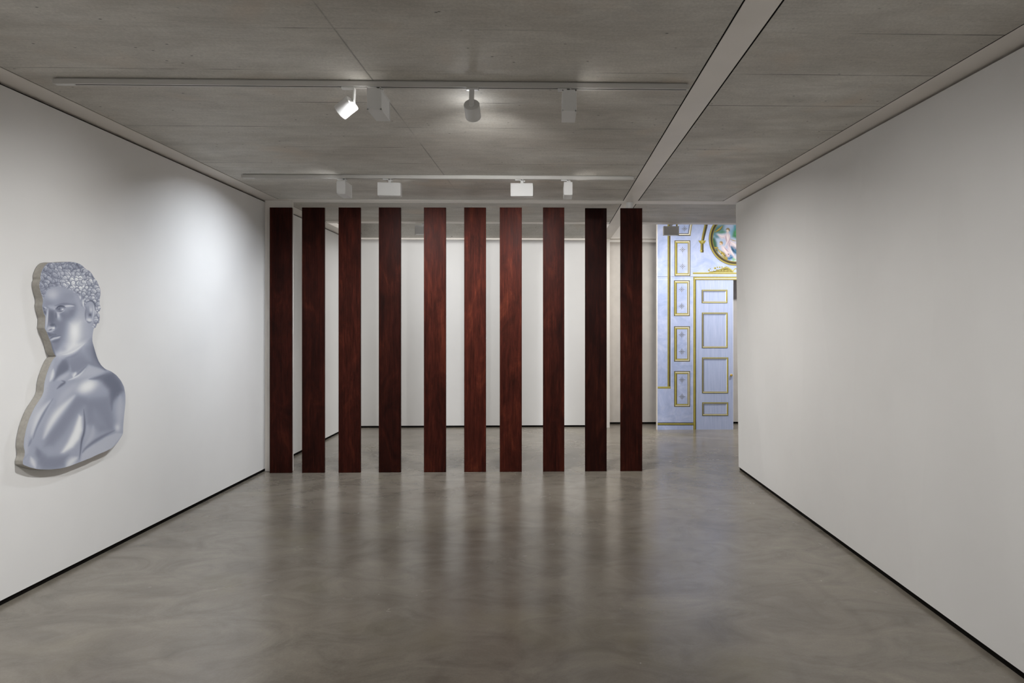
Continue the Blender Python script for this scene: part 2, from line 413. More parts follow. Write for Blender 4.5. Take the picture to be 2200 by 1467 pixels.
# ------------------------------------------------------------------ floodlights
def flood(loc, rz, label, power, dy=0.0, spread=120, tilt=52, color=(1, 0.985, 0.96)):
    r = empty('box_floodlight', loc, rz); tag(r, label, 'floodlight', 'box floodlights on the tracks')
    L, W, Hh, drop = 0.202, 0.077, 0.117, 0.040
    bm = bmesh.new(); add_box(bm, -0.062, 0.008, -0.012, 0.012, -0.012, -0.0005, bevel=0.002)
    add_box(bm, -0.055, 0.004, -0.006, 0.006, -0.001, 0.0025)
    rot = Matrix.Rotation(-rz, 4, 'Z'); bm.transform(rot); bm_obj('track_mount', bm, M['white_lamp_enamel'], r)
    bm = bmesh.new(); add_box(bm, -0.013, 0.013, -0.012, 0.012, -drop, 0.0, bevel=0.003); bm.transform(rot)
    bm_obj('stem', bm, M['white_lamp_enamel'], r)
    bm = bmesh.new(); add_cyl(bm, (0.013, 0, -0.016), (0.026, 0, -0.016), 0.008, n=20, bevel=0.002); bm.transform(rot)
    bm_obj('knob', bm, M['white_lamp_enamel'], r, smooth=True)
    z1 = -drop; z0 = z1 - Hh
    bm = bmesh.new()                     # shell with a raised rim on its closed face, recessed lens at the other
    add_box(bm, -L / 2, L / 2, dy - W / 2 + 0.003, dy + W / 2 - 0.004, z0, z1, bevel=0.003)
    rim = 0.008
    for (a, b, c, d) in ((-L / 2, L / 2, z0, z0 + rim), (-L / 2, L / 2, z1 - rim, z1), (-L / 2, -L / 2 + rim, z0, z1), (L / 2 - rim, L / 2, z0, z1)):
        add_box(bm, a, b, dy - W / 2, dy - W / 2 + 0.006, c, d, bevel=0.0012)
        add_box(bm, a, b, dy + W / 2 - 0.008, dy + W / 2, c, d, bevel=0.0012)
    bm_obj('housing', bm, M['white_lamp_enamel'], r)
    bm = bmesh.new(); add_box(bm, -L / 2 + rim, L / 2 - rim, dy + W / 2 - 0.006, dy + W / 2 - 0.003, z0 + rim, z1 - rim)
    bm_obj('lens', bm, M['lit_lamp_lens'], r)
    ld = bpy.data.lights.new('flood_beam', 'AREA'); ld.shape = 'RECTANGLE'; ld.size = L - 0.02; ld.size_y = Hh - 0.02
    ld.energy = power; ld.color = color; ld.spread = math.radians(spread)
    lo = bpy.data.objects.new('flood_beam', ld); COL.objects.link(lo); lo.parent = r
    lo.location = (0, dy + W / 2 + 0.012, (z0 + z1) / 2); lo.rotation_euler = (math.pi / 2 - math.radians(tilt), 0, 0)
    return r
yt1, yt2 = YT1 + 0.0175, YT2 + 0.0175
PI = math.pi
# facing the left wall / right wall / planks
flood((at_Y(814, 200, yt1).x, yt1, TZ), PI / 2, 'white box floodlight on the front track, beside the tilted glaring cylinder spotlight', 17, 0.0, spread=115, tilt=66, color=(0.97, 0.985, 1))
flood((at_Y(1222, 200, yt1).x, yt1, TZ), -PI / 2, 'white box floodlight alone near the right end of the front track', 11, 0.0, spread=125, tilt=60)
flood((at_Y(740, 390, yt2).x, yt2, TZ), PI / 2, 'narrow-side-on box floodlight at the left of the track above the planks', 19, 0.0, spread=125, tilt=60, color=(0.86, 0.92, 1))
flood((at_Y(837.5, 390, yt2).x, yt2, TZ), 0.05, 'broad box floodlight on the track above the planks, over the fourth plank', 20, color=(0.95, 0.97, 1))
flood((at_Y(1121.5, 390, yt2).x, yt2, TZ), -0.02, 'broad box floodlight on the track above the planks, right of the seventh plank', 20, color=(0.95, 0.97, 1))
flood((at_Y(1220, 390, yt2).x, yt2, TZ), -PI / 2, 'narrow-side-on box floodlight at the right of the track above the planks', 22, 0.0, spread=125, tilt=60)
yt3 = YT3 + 0.0175
flood((at_Y(909, 490, yt3).x, yt3, 2.931), 0, 'small grey-looking box floodlight half hidden behind the fifth plank', 6, spread=150, tilt=55, color=(0.93, 0.96, 1))
flood((at_Y(1441.5, 490, yt3).x, yt3, 2.931), 0, 'small box floodlight hanging in front of the blue mural', 19, spread=150, tilt=60)

# ------------------------------------------------------------------ cylinder spotlights
def spot(mount, centre, aim, label, power, cone=78):
    mount, centre, aim = Vector(mount), Vector(centre), Vector(aim)
    r = empty('cylinder_spotlight', mount); tag(r, label, 'spotlight', 'cylinder spotlights on the front track')
    d = (aim - centre).normalized(); c = centre - mount
    R, Lc = 0.044, 0.090
    back, front = c - d * Lc / 2, c + d * Lc / 2
    bm = bmesh.new(); n = 48
    u = d.orthogonal().normalized(); w = d.cross(u)
    prof = [(0.0, 0.0), (0.0, R - 0.003), (0.003, R), (Lc, R), (Lc, R - 0.003), (Lc - 0.02, R - 0.006), (Lc - 0.02, 0.0)]
    rings = []
    for (h, q) in prof:
        if q == 0: rings.append([bm.verts.new(back + d * h)]); continue
        rings.append([bm.verts.new(back + d * h + (u * math.cos(2 * PI * i / n) + w * math.sin(2 * PI * i / n)) * q) for i in range(n)])
    for a, b in zip(rings, rings[1:]):
        for i in range(n):
            j = (i + 1) % n
            if len(a) == 1: bm.faces.new((a[0], b[j], b[i]))
            elif len(b) == 1: bm.faces.new((a[i], a[j], b[0]))
            else: bm.faces.new((a[i], a[j], b[j], b[i]))
    bm_obj('housing', bm, M['white_lamp_enamel'], r, smooth=True)
    bm = bmesh.new(); add_cyl(bm, back - d * 0.008, back + d * 0.004, 0.016, n=28, bevel=0.002); bm_obj('swivel_knob', bm, M['white_lamp_enamel'], r, smooth=True)
    bm = bmesh.new(); add_cyl(bm, back + d * (Lc - 0.019), back + d * (Lc - 0.016), R - 0.007, n=32); bm_obj('lens', bm, M['lit_lamp_lens'], r)
    bm = bmesh.new(); add_box(bm, -0.035, 0.035, -0.0125, 0.0125, -0.012, -0.0005, bevel=0.002); add_box(bm, -0.03, 0.03, -0.006, 0.006, -0.001, 0.0025); bm_obj('track_mount', bm, M['white_lamp_enamel'], r)
    # strap from the adapter to the swivel
    k = back - d * 0.012
    bm = bmesh.new()
    pts = [Vector((k.x, 0, -0.010)), Vector((k.x, k.y, min(-0.02, k.z + 0.0)))]
    hw = 0.014; th = 0.003
    top = Vector((k.x, 0, -0.008)); bot = Vector((k.x, k.y, k.z - 0.012))
    dirv = (bot - top).normalized(); side = Vector((1, 0, 0)) if abs(d.y) > 0.5 else Vector((0, 1, 0)); nr = dirv.cross(side).normalized()
    q = [top + side * hw, top - side * hw, bot - side * hw, bot + side * hw]
    add_hexa(bm, [p + nr * th for p in q], [p - nr * th for p in q])
    bm_obj('bracket', bm, M['white_lamp_enamel'], r)
    ld = bpy.data.lights.new('spot_beam', 'SPOT'); ld.energy = power; ld.spot_size = math.radians(cone); ld.spot_blend = 1.0; ld.shadow_soft_size = 0.03
    lo = bpy.data.objects.new('spot_beam', ld); COL.objects.link(lo); lo.parent = r
    lo.location = front + d * 0.005; lo.rotation_euler = d.to_track_quat('-Z', 'Y').to_euler()
    return r
BUST = at_X(150, 800, XL)
ld = bpy.data.lights.new('ceiling_fill', 'POINT'); ld.energy = 0.75; ld.shadow_soft_size = 0.02; ld.color = (0.95, 0.97, 1)  # added point light in mid-air, brightens the ceiling past the middle spotlight
lo = bpy.data.objects.new('ceiling_fill', ld); COL.objects.link(lo); lo.location = at_Y(1010, 266, yt1 + 0.30)
spot((at_Y(748, 190, yt1).x, yt1, TZ), at_Y(744, 231, yt1), (XL, BUST.y - 0.1, 1.45),
     'tilted glaring white cylinder spotlight on the front track, aimed at the left wall', 48)
c2 = at_Y(1015, 237.5, yt1 + 0.03)
spot((at_Y(1015, 190, yt1).x, yt1, TZ), c2, c2 + Vector((0, 1, -0.50)),
     'white cylinder spotlight in the middle of the front track, aimed away towards the planks', 112, 104)

# ------------------------------------------------------------------ painting tools (value painter on a point grid, photo pixels)
class Painter:
    def __init__(self, X, Y, base):
        self.X, self.Y = X, Y; self.V = np.full(X.shape, float(base))
    def _mix(self, a, val): self.V = self.V * (1 - a) + val * a
    def blob(self, c, r, val, alpha=1.0, ang=0.0, p=1.0):
        dx, dy = self.X - c[0], self.Y - c[1]; ca, sa = math.cos(math.radians(ang)), math.sin(math.radians(ang))
        q = ((dx * ca + dy * sa) / r[0]) ** 2 + ((-dx * sa + dy * ca) / r[1]) ** 2
        self._mix(alpha * np.exp(-q ** p), val)
    def dist(self, pts):
        D = np.full(self.X.shape, 1e9)
        for a, b in zip(pts, pts[1:]):
            ex, ey = b[0] - a[0], b[1] - a[1]; L = ex * ex + ey * ey + 1e-9
            t = np.clip(((self.X - a[0]) * ex + (self.Y - a[1]) * ey) / L, 0, 1)
            D = np.minimum(D, np.hypot(self.X - a[0] - t * ex, self.Y - a[1] - t * ey))
        return D
    def stroke(self, pts, w, val, alpha=1.0, taper=True):
        if not taper: D = self.dist(pts); self._mix(alpha * np.exp(-(D / w) ** 2), val); return
        pts = smooth_open(pts); seg = [math.hypot(q[0] - p[0], q[1] - p[1]) for p, q in zip(pts, pts[1:])]
        tot = sum(seg); acc = 0.0; D = np.full(self.X.shape, 1e9); T = np.zeros(self.X.shape)
        for p, q, L in zip(pts, pts[1:], seg):
            ex, ey = q[0] - p[0], q[1] - p[1]
            t = np.clip(((self.X - p[0]) * ex + (self.Y - p[1]) * ey) / (L * L + 1e-9), 0, 1)
            d = np.hypot(self.X - p[0] - t * ex, self.Y - p[1] - t * ey); c = d < D
            D = np.where(c, d, D); T = np.where(c, (acc + t * L) / tot, T); acc += L
        k = np.sin(np.pi * np.clip(T, 0, 1)); ww = w * (0.45 + 0.75 * k)
        self._mix(alpha * (0.35 + 0.65 * np.sqrt(np.clip(k, 0, 1))) * np.exp(-(D / ww) ** 2), val)
    def lock(self, c, a, b, ang, lit, ph, dk):
        """one curl of hair: a rounded lock, lit from the upper right, with a groove winding into it"""
        R = max(a, b) * 1.5
        i0, i1 = np.searchsorted(self.Y[:, 0], (c[1] - R, c[1] + R)); j0, j1 = np.searchsorted(self.X[0], (c[0] - R, c[0] + R))
        if i1 <= i0 or j1 <= j0: return
        X, Y = self.X[i0:i1, j0:j1], self.Y[i0:i1, j0:j1]; dx, dy = X - c[0], Y - c[1]
        ca, sa = math.cos(ang), math.sin(ang); u, v = (dx * ca + dy * sa) / a, (-dx * sa + dy * ca) / b
        u = u + 0.35 * v * v                                      # bend the lock
        r = np.hypot(u, v); th = np.arctan2(v, u)
        n = (dx * 0.6 - dy * 0.8) / max(a, b)
        val = lit + 40 * np.clip(n, -1, 1) - 34 * np.exp(-((r - 0.30 - 0.11 * (th + ph) % 0.62) / 0.10) ** 2) + 16 * np.exp(-((r - 0.72) / 0.16) ** 2)
        val = val + (dk - val) * 0.85 * np.exp(-((r - 1.0) / 0.17) ** 2)
        m = 1 / (1 + np.exp(-np.clip((1.04 - r) * 16, -30, 30)))
        V = self.V[i0:i1, j0:j1]; self.V[i0:i1, j0:j1] = V * (1 - m) + np.clip(val, 80, 216) * m
    def inside(self, pts):
        ins = np.zeros(self.X.shape, bool); n = len(pts)
        for i in range(n):
            (x1, y1), (x2, y2) = pts[i], pts[(i + 1) % n]
            if y1 == y2: continue
            c = ((y1 > self.Y) != (y2 > self.Y)) & (self.X < (x2 - x1) * (self.Y - y1) / (y2 - y1) + x1)
            ins ^= c
        return ins
    def poly(self, pts, val, blur, alpha=1.0):
        D = self.dist(list(pts) + [pts[0]]); D = np.where(self.inside(pts), D, -D)
        self._mix(alpha / (1 + np.exp(-np.clip(D / (blur * 0.5), -30, 30))), val)

def smooth_open(pts, it=2):
    for _ in range(it):
        out = [pts[0]]
        for a, b in zip(pts, pts[1:]):
            out += [(0.75 * a[0] + 0.25 * b[0], 0.75 * a[1] + 0.25 * b[1]), (0.25 * a[0] + 0.75 * b[0], 0.25 * a[1] + 0.75 * b[1])]
        pts = out + [pts[-1]]
    return pts
def smooth_closed(pts, it=2, k=0.14):
    for _ in range(it):
        out = []
        for a, b in zip(pts, pts[1:] + pts[:1]):
            out += [((1 - k) * a[0] + k * b[0], (1 - k) * a[1] + k * b[1]), (k * a[0] + (1 - k) * b[0], k * a[1] + (1 - k) * b[1])]
        pts = out
    return pts

S1, S2 = 1 / 5.4324, 1 / 5.238
def c1(*p): return [(x * S1, 530 + y * S1) for x, y in p]
def c2_(*p): return [(x * S2, 760 + y * S2) for x, y in p]

OUT = (c1((600,183),(555,192),(520,225),(495,265),(480,305),(470,350),(476,382),(463,412),(458,450),(468,505),(484,560),(498,600),(500,650),(492,690),(500,740),(515,785),(530,815),(528,860),(526,905),(521,950),(540,985),(556,1022),(570,1060),(585,1095),(597,1130),(606,1180),(622,1228),(645,1268),(662,1286))
       + c2_((628,28),(605,52),(588,76),(572,108),(545,170),(520,240),(498,330),(490,430),(468,482),(430,540),(390,600),(355,670),(328,735),(303,810),(285,890),(271,960),(266,1040),(280,1105),(274,1155),(256,1200),(258,1246),(330,1275),(420,1298),(540,1303),(680,1291),(780,1265),(880,1226),(1000,1180),(1100,1132),(1200,1092),(1262,1058),(1322,1000),(1384,903),(1386,820),(1396,700),(1411,560),(1411,460),(1395,370),(1360,300),(1310,240),(1250,197),(1183,170),(1140,130),(1108,80),(1085,20))
       + c1((1078,1105),(1078,1050),(1084,1000),(1094,955),(1118,942),(1134,893),(1155,893),(1162,850),(1164,795),(1152,770),(1178,722),(1162,660),(1164,600),(1173,560),(1172,500),(1152,450),(1132,400),(1096,358),(1070,310),(1040,278),(1000,260),(968,226),(930,200),(880,183),(820,175),(760,178),(700,182),(645,186)))

def paint_bust(X, Y):
    P = Painter(X, Y, 152)
    one = lambda f, p: f(p)[0]
    def b1(c, r, v, a=1, ang=0, p=1): P.blob(one(c1, c), (r[0] * S1, r[1] * S1), v, a, ang, p)
    def b2(c, r, v, a=1, ang=0, p=1): P.blob(one(c2_, c), (r[0] * S2, r[1] * S2), v, a, ang, p)
    def s1(w, v, a, *p): P.stroke(c1(*p), w * S1, v, a)
    def s2(w, v, a, *p): P.stroke(c2_(*p), w * S2, v, a)
    def p1(v, bl, a, *p): P.poly(c1(*p), v, bl * S1, a)
    def p2(v, bl, a, *p): P.poly(c2_(*p), v, bl * S2, a)
    # ---- body
    s2(40, 170, .9, (600,80),(560,200),(520,330),(470,500),(380,650),(320,830),(290,1000),(300,1180))
    p2(128, 40, .95, (880,440),(1000,500),(1230,480),(1265,600),(1295,860),(1120,880),(1060,800),(980,790),(950,600),(900,640),(800,780),(720,900),(600,1030),(500,1040),(540,880),(640,720),(740,560))
    s2(55, 140, .7, (1060,620),(1100,760),(1200,820))
    p2(104, 26, .95, (1070,285),(1200,215),(1280,205),(1365,315),(1390,410),(1335,470),(1262,545),(1225,400),(1150,320))
    s2(42, 168, .85, (1352,470),(1350,650),(1340,800)); b2((1322,830), (32,45), 190, .9)
    s2(16, 112, .7, (1262,400),(1255,520),(1258,640))
    s2(14, 112, .8, (1310,430),(1330,470))
    b2((985,365), (125,72), 206, 1, -28, 1.4)
    s2(40, 200, .95, (840,470),(660,650),(570,780),(490,950))
    s2(36, 192, .9, (570,530),(455,660),(400,780),(350,920))
    s2(12, 122, .85, (600,500),(520,620),(450,750),(400,860),(372,960))
    s2(46, 170, .6, (860,330),(740,450),(640,570))
    p2(208, 18, 1, (890,690),(918,710),(925,860),(890,960),(820,1050),(720,1112),(690,1112),(760,1000),(820,880))
    s2(28, 165, .9, (1050,810),(1045,900),(1000,980),(950,1050)); s2(30, 158, .8, (985,800),(985,900),(960,960))
    s2(10, 100, .95, (942,620),(955,760),(950,880),(916,980),(906,1100),(890,1190))
    p2(168, 7, 1, (1386,898),(1305,890),(1180,940),(1050,1020),(965,1080),(922,1130),(905,1215),(1000,1182),(1200,1094),(1262,1058))
    s2(16, 116, .9, (1290,862),(1180,915),(1060,985),(965,1058),(925,1112))
    p2(126, 30, .95, (410,1060),(540,1160),(700,1150),(770,1140),(720,1260),(640,1300),(480,1300),(425,1230))
    s2(30, 122, .7, (420,1070),(440,1170)); s2(26, 196, .85, (345,1160),(400,1285)); s2(34, 198, .9, (745,1285),(800,1210),(870,1165))
    s2(11, 128, .8, (318,1045),(360,950)); s2(14, 150, .8, (262,1190),(330,1120))
    # ---- base of the neck
    p2(132, 16, 1, (780,20),(960,-110),(1080,-60),(1110,80),(1185,170),(1010,120),(900,190),(830,230),(800,180))
    s2(26, 100, .9, (1085,10),(1125,90),(1185,165)); s2(24, 112, .8, (1010,115),(1100,125),(1180,165))
    p2(168, 20, .9, (1000,115),(1110,150),(1210,190),(1080,250),(940,265),(860,285),(930,200))
    s2(16, 108, .7, (1000,285),(1090,275),(1190,235))
    p2(110, 14, 1, (778,30),(700,70),(650,140),(625,220),(605,300),(650,262),(710,225),(772,180),(788,110))
    s2(9, 185, .9, (783,60),(795,140),(800,190)); s2(18, 200, .9, (600,170),(590,250),(560,310)); s2(22, 205, .9, (855,205),(825,268))
    s2(10, 195, .9, (765,298),(830,275),(900,235),(960,165)); s2(9, 120, .8, (840,255),(910,200),(980,130))
    s2(12, 104, .95, (690,300),(740,318),(690,350),(640,395)); s2(24, 172, .7, (640,300),(720,260),(780,215))
    # ---- head
    p1(130, 16, 1, (760,1290),(880,1262),(990,1130),(1070,1040),(1082,1130),(1150,1330),(1225,1430),(1030,1370),(930,1430),(830,1450))
    s1(34, 100, .85, (1085,1080),(1112,1230),(1165,1340),(1235,1440)); s1(40, 146, .6, (960,1180),(1000,1260),(1060,1340)); s1(16, 110, .6, (760,1300),(880,1268),(985,1150))
    face = ((500,500),(640,450),(800,480),(930,540),(985,700),(1010,850),(1095,930),(1078,1040),(985,1130),(880,1235),(760,1290),(650,1290),(600,1150),(560,1010),(520,950),(490,640))
    p1(150, 8, 1, *face)
    b1((930,860), (120,230), 164, .9); b1((1030,1000), (50,90), 160, .7)
    p1(120, 44, .95, (560,700),(640,770),(800,770),(870,690),(850,800),(790,900),(765,1010),(745,1090),(690,1180),(640,1215),(600,1130),(560,1000))
    b1((690,630), (150,60), 138, .9); b1((560,640), (60,70), 130, .8); b1((615,560), (80,66), 176, .95); b1((800,570), (100,50), 138, .6)
    b1((835,760), (48,95), 122, .8, 28); s1(30, 158, .7, (870,560),(930,660),(950,760))
    p1(204, 56, 1, (825,900),(935,880),(940,1040),(925,1110),(990,1120),(960,1160),(900,1205),(800,1252),(700,1262),(680,1244),(760,1190),(800,1110))
    b1((872,990), (50,90), 210, .8); s1(10, 205, .7, (720,1262),(800,1250),(900,1200),(985,1130)); b1((650,1170), (40,55), 126, .8); b1((735,1195), (40,30), 150, .5); b1((680,1262),(50,16),176,.7)
    # brow and eye
    s1(15, 198, .9, (585,705),(610,716),(645,728)); s1(24, 172, .7, (560,690),(620,715),(660,700)); s1(13, 196, .95, (745,698),(800,686),(865,692)); s1(12, 112, .75, (640,690),(720,666),(800,668),(880,680))
    b1((605,800), (36,80), 104, .9); s1(30, 106, .9, (585,760),(592,850),(612,905)); b1((720,800), (60,40), 118, .7); b1((830,720), (40,18), 150, .5)
    p1(116, 5, 1, (650,728),(690,692),(745,697),(756,722),(725,756),(672,762))
    b1((706,722), (26,24), 134, .8); b1((690,722), (15,17), 92, .95); b1((733,733), (17,15), 208, .95); s1(4, 196, .8, (682,716),(690,712))
    s1(8, 78, 1, (648,728),(690,690),(745,694),(765,712)); s1(6, 176, .9, (660,768),(700,772),(750,745)); s1(5, 100, .7, (668,760),(715,760),(752,728))
    b1((682,806), (20,44), 190, .95, -12); b1((700,840), (30,30), 150, .5); s1(9, 104, .8, (652,765),(658,840))
    p1(96, 5, .95, (500,700),(520,712),(540,770),(536,800),(512,770)); s1(7, 178, .9, (510,702),(548,720)); b1((521,738), (8,10), 150, .8)
    # nose
    s1(13, 182, .95, (560,720),(551,840),(538,950)); s1(6, 104, .85, (572,740),(569,850),(566,915)); s1(18, 92, .9, (582,912),(612,918),(640,902))
    b1((598,955), (46,19), 196, 1, -12); b1((575,945), (20,16), 170, .8); s1(7, 102, .95, (566,976),(592,966),(612,955)); s1(7, 108, .9, (636,900),(652,925),(645,962)); b1((628,948), (16,12), 206, .8)
    s1(15, 100, .95, (555,995),(575,1025),(600,1040)); s1(8, 180, .8, (545,985),(590,992),(640,968)); s1(10, 150, .7, (600,985),(625,1015),(640,1030))
    # mouth
    s1(15, 106, .85, (570,1045),(610,1020),(660,1028)); s1(7, 92, .95, (582,1072),(615,1052),(655,1050),(712,1036)); s1(13, 200, .9, (590,1090),(630,1072),(670,1064),(705,1046)); s1(20, 108, .8, (605,1115),(650,1100),(700,1078))
    s1(10, 96, .8, (596,1110),(612,1200),(655,1278))
    # ---- hair: overlapping curls, the ones at the back first
    hair = ((452,452),(466,350),(500,250),(560,180),(700,170),(880,172),(1000,250),(1100,350),(1185,500),(1172,640),(1190,730),(1168,900),(1125,960),(1080,930),(1110,780),(1090,635),(1020,640),(985,700),(955,690),(930,560),(800,492),(690,458),(610,470),(545,505),(512,600),(488,590),(470,520))
    hp = c1(*hair); D = P.dist(hp + [hp[0]]); ins = P.inside(hp)
    m = 1 / (1 + np.exp(-np.clip(np.where(ins, D, -D) / 0.8, -30, 30)))
    keep = P.V.copy(); P.V = np.full(X.shape, 132.0)
    rng = np.random.RandomState(11)
    locks = []
    for gy in range(160, 1000, 40):
        for gx in range(430, 1230, 43):
            x, y = gx + (21 if (gy // 40) % 2 else 0) + rng.uniform(-16, 16), gy + rng.uniform(-14, 14)
            front = x < 690
            lit = 152 + 44 * math.exp(-((x - 930) / 150) ** 2 - ((y - 420) / 120) ** 2) + (14 if x > 1050 else 0) - (6 if front else 0) + rng.uniform(-12, 14) - (12 if y < 260 and x > 850 else 0)
            ang = math.atan2(y - 330, x - 860) + rng.uniform(-0.7, 0.7) + (1.0 if front else 0.3)
            a = rng.uniform(31, 46); b = rng.uniform(22, 33)
            if front: a, b = a * 1.1, b * 0.8
            locks.append((math.hypot(x - 850, (y - 170) * 1.2) + rng.uniform(-40, 40), x, y, a, b, ang, lit, rng.uniform(0, 6.28), rng.uniform(84, 112)))
    for (_, x, y, a, b, ang, lit, ph, dk) in sorted(locks):
        P.lock(c1((x, y))[0], a * S1, b * S1, ang, lit, ph, dk)
    P.V = keep * (1 - m) + P.V * m
    # ---- sideburn and ear, over the hair
    s1(18, 148, .9, (930,550),(960,640),(975,710)); s1(11, 202, .95, (968,615),(972,670),(995,716)); s1(9, 205, .9, (915,535),(932,565),(940,615)); s1(8, 104, .8, (895,520),(925,545),(935,580)); s1(7,110,.7,(985,640),(990,700),(1005,720))
    p1(156, 9, 1, (1010,720),(1020,655),(1060,632),(1100,655),(1112,730),(1100,800),(1075,870),(1035,888),(1002,850),(998,780))
    b1((1056,785), (26,48), 118, .95); b1((1062,738), (17,36), 186, .95); b1((1052,795),(13,14),88,.9); b1((1042,855), (36,24), 196, .95)
    s1(8, 92, .95, (1012,650),(1060,622),(1105,655),(1116,740)); s1(8, 116, .85, (1012,690),(998,780),(1000,860)); s1(8, 126, .7, (1030,690),(1022,770),(1035,820)); s1(9, 188, .8, (1092,680),(1098,760),(1078,840)); s1(8, 112, .7, (1005,860),(1040,890),(1075,872))
    V = P.V
    t = np.clip((V - 150) / 52, 0, 1)
    rgb = np.stack([V + (1 - t) * -7, V + (1 - t) * -3 + t * 1, V + (1 - t) * 11 + t * 2], -1) / 255.0
    return np.where(rgb <= 0.04045, rgb / 12.92, ((rgb + 0.055) / 1.055) ** 2.4)

def nearest_on_outline(x, y, poly):
    bx, by, bd = x, y, 1e18
    for (ax, ay), (cx_, cy_) in zip(poly, poly[1:] + poly[:1]):
        ex, ey = cx_ - ax, cy_ - ay; L = ex * ex + ey * ey + 1e-12
        t = min(1, max(0, ((x - ax) * ex + (y - ay) * ey) / L)); qx, qy = ax + t * ex, ay + t * ey
        d = (qx - x) ** 2 + (qy - y) ** 2
        if d < bd: bx, by, bd = qx, qy, d
    return bx, by

def painted_sheet(name, outline, step, paint, to_world, mat, gain, parent):
    xs_ = [p[0] for p in outline]; ys_ = [p[1] for p in outline]
    gx = np.arange(min(xs_) - step, max(xs_) + 2 * step, step); gy = np.arange(min(ys_) - step, max(ys_) + 2 * step, step)
    X, Y = np.meshgrid(gx, gy); P = Painter(X, Y, 0); ins = P.inside(outline)
    cell = ins[:-1, :-1] | ins[1:, :-1] | ins[:-1, 1:] | ins[1:, 1:]
    used = np.zeros(X.shape, bool)
    used[:-1, :-1] |= cell; used[1:, :-1] |= cell; used[:-1, 1:] |= cell; used[1:, 1:] |= cell
    for i, j in np.argwhere(used & ~ins): X[i, j], Y[i, j] = nearest_on_outline(X[i, j], Y[i, j], outline)
    rgb = np.clip(paint(X, Y) * gain, 0, 0.95)
    ids = np.full(X.shape, -1); ids[used] = np.arange(used.sum())
    W = to_world(X[used], Y[used]); ci, cj = np.nonzero(cell)
    F_ = np.stack([ids[ci, cj], ids[ci + 1, cj], ids[ci + 1, cj + 1], ids[ci, cj + 1]], -1)
    me = bpy.data.meshes.new(name); me.from_pydata(W.tolist(), [], F_.tolist())
    at = me.color_attributes.new('paint', 'FLOAT_COLOR', 'POINT')
    c = np.ones((len(W), 4)); c[:, :3] = rgb[used]; at.data.foreach_set('color', c.ravel()); me.update()
    return link(name, me, mat, parent)

# ------------------------------------------------------------------ the cut-out bust canvas on the left wall
TH = 0.047
XF = XL + TH
def plane_X(px, py, X0):
    a, b = (px - PX) / F, (PY - py) / F; dx, dy = a * CT + ST, -a * ST + CT; k = X0 / dx
    return np.stack([np.full_like(k, X0), dy * k, H + b * k], -1)
bust = empty('shaped_canvas', (XL, BUST.y, 0.9))
tag(bust, 'cut-out canvas painted as a silvery bust of a curly-haired man, on the left wall', 'painting')
outline = smooth_closed(OUT, 2)
org = np.array([XL, BUST.y, 0.9])
painted_sheet('painted_face', outline, 0.62, paint_bust, lambda x, y: plane_X(x, y, XF) - org, M['oil_paint_on_canvas'], 1.36, bust)
bm = bmesh.new()
fr = plane_X(np.array([p[0] for p in outline]), np.array([p[1] for p in outline]), XF - 0.0004) - org
# the canvas edge rolls slightly over the front, straight back to the wall
va = [bm.verts.new(p) for p in fr]; vb = [bm.verts.new((0.003, p[1], p[2])) for p in fr]; n = len(va)
for i in range(n): bm.faces.new((va[i], va[(i + 1) % n], vb[(i + 1) % n], vb[i]))
bm_obj('canvas_edge', bm, M['raw_linen'], bust)
bm = bmesh.new(); add_box(bm, 0.002, XF - XL - 0.004, -0.20, 0.02, 0.55, 0.60)
bm_obj('stretcher_bar', bm, M['raw_linen'], bust)  # unseen stretcher bar behind the canvas face

# ------------------------------------------------------------------ the painted mural
YM = at_Z(1500, 922.8, 0).y
def marble():
    t = NT('blue_marbled_print'); v = t.mapping((1, 1, 1))
    f = t.noise(v, 2.6, 7, 0.65, 1.8); g = t.noise(t.mapping((1, 1, 0.5)), 9, 5, 0.6, 0.8)
    col = t.ramp(f, [(0.28, (0.30, 0.365, 0.56)), (0.5, (0.385, 0.44, 0.64)), (0.75, (0.52, 0.56, 0.72))])
    col = t.mix(0.5, col, t.ramp(g, [(0.3, 0.88), (0.7, 1.1)]), 'MULTIPLY'); t.set(col, 0.6, 0.25); M['marble'] = t.m
    t = NT('blue_grained_print'); g = t.noise(t.mapping((1, 1, 0.05)), 60, 4, 0.6)
    t.set(t.ramp(g, [(0.3, (0.34, 0.395, 0.575)), (0.7, (0.44, 0.485, 0.655))]), 0.55, 0.25); M['doorblue'] = t.m
marble()
flat('painted_gold', (0.25, 0.20, 0.03), 0.5, 0.3, 0.12, 20)
flat('painted_light_gold', (0.42, 0.37, 0.10), 0.5, 0.3, 0.1, 20)
flat('painted_dark_olive', (0.055, 0.045, 0.02), 0.6, 0.2, 0.1)
flat('painted_cream', (0.62, 0.58, 0.47), 0.6, 0.2, 0.06)
flat('painted_grey', (0.20, 0.20, 0.19), 0.6, 0.2, 0.08)
flat('painted_pale_blue', (0.60, 0.65, 0.82), 0.6, 0.2, 0.04)
PAL = ['marble', 'painted_gold', 'painted_light_gold', 'painted_dark_olive', 'painted_cream', 'painted_grey', 'painted_pale_blue', 'doorblue']
GO, LG, DK, CR, GY, PB = 1, 2, 3, 4, 5, 6
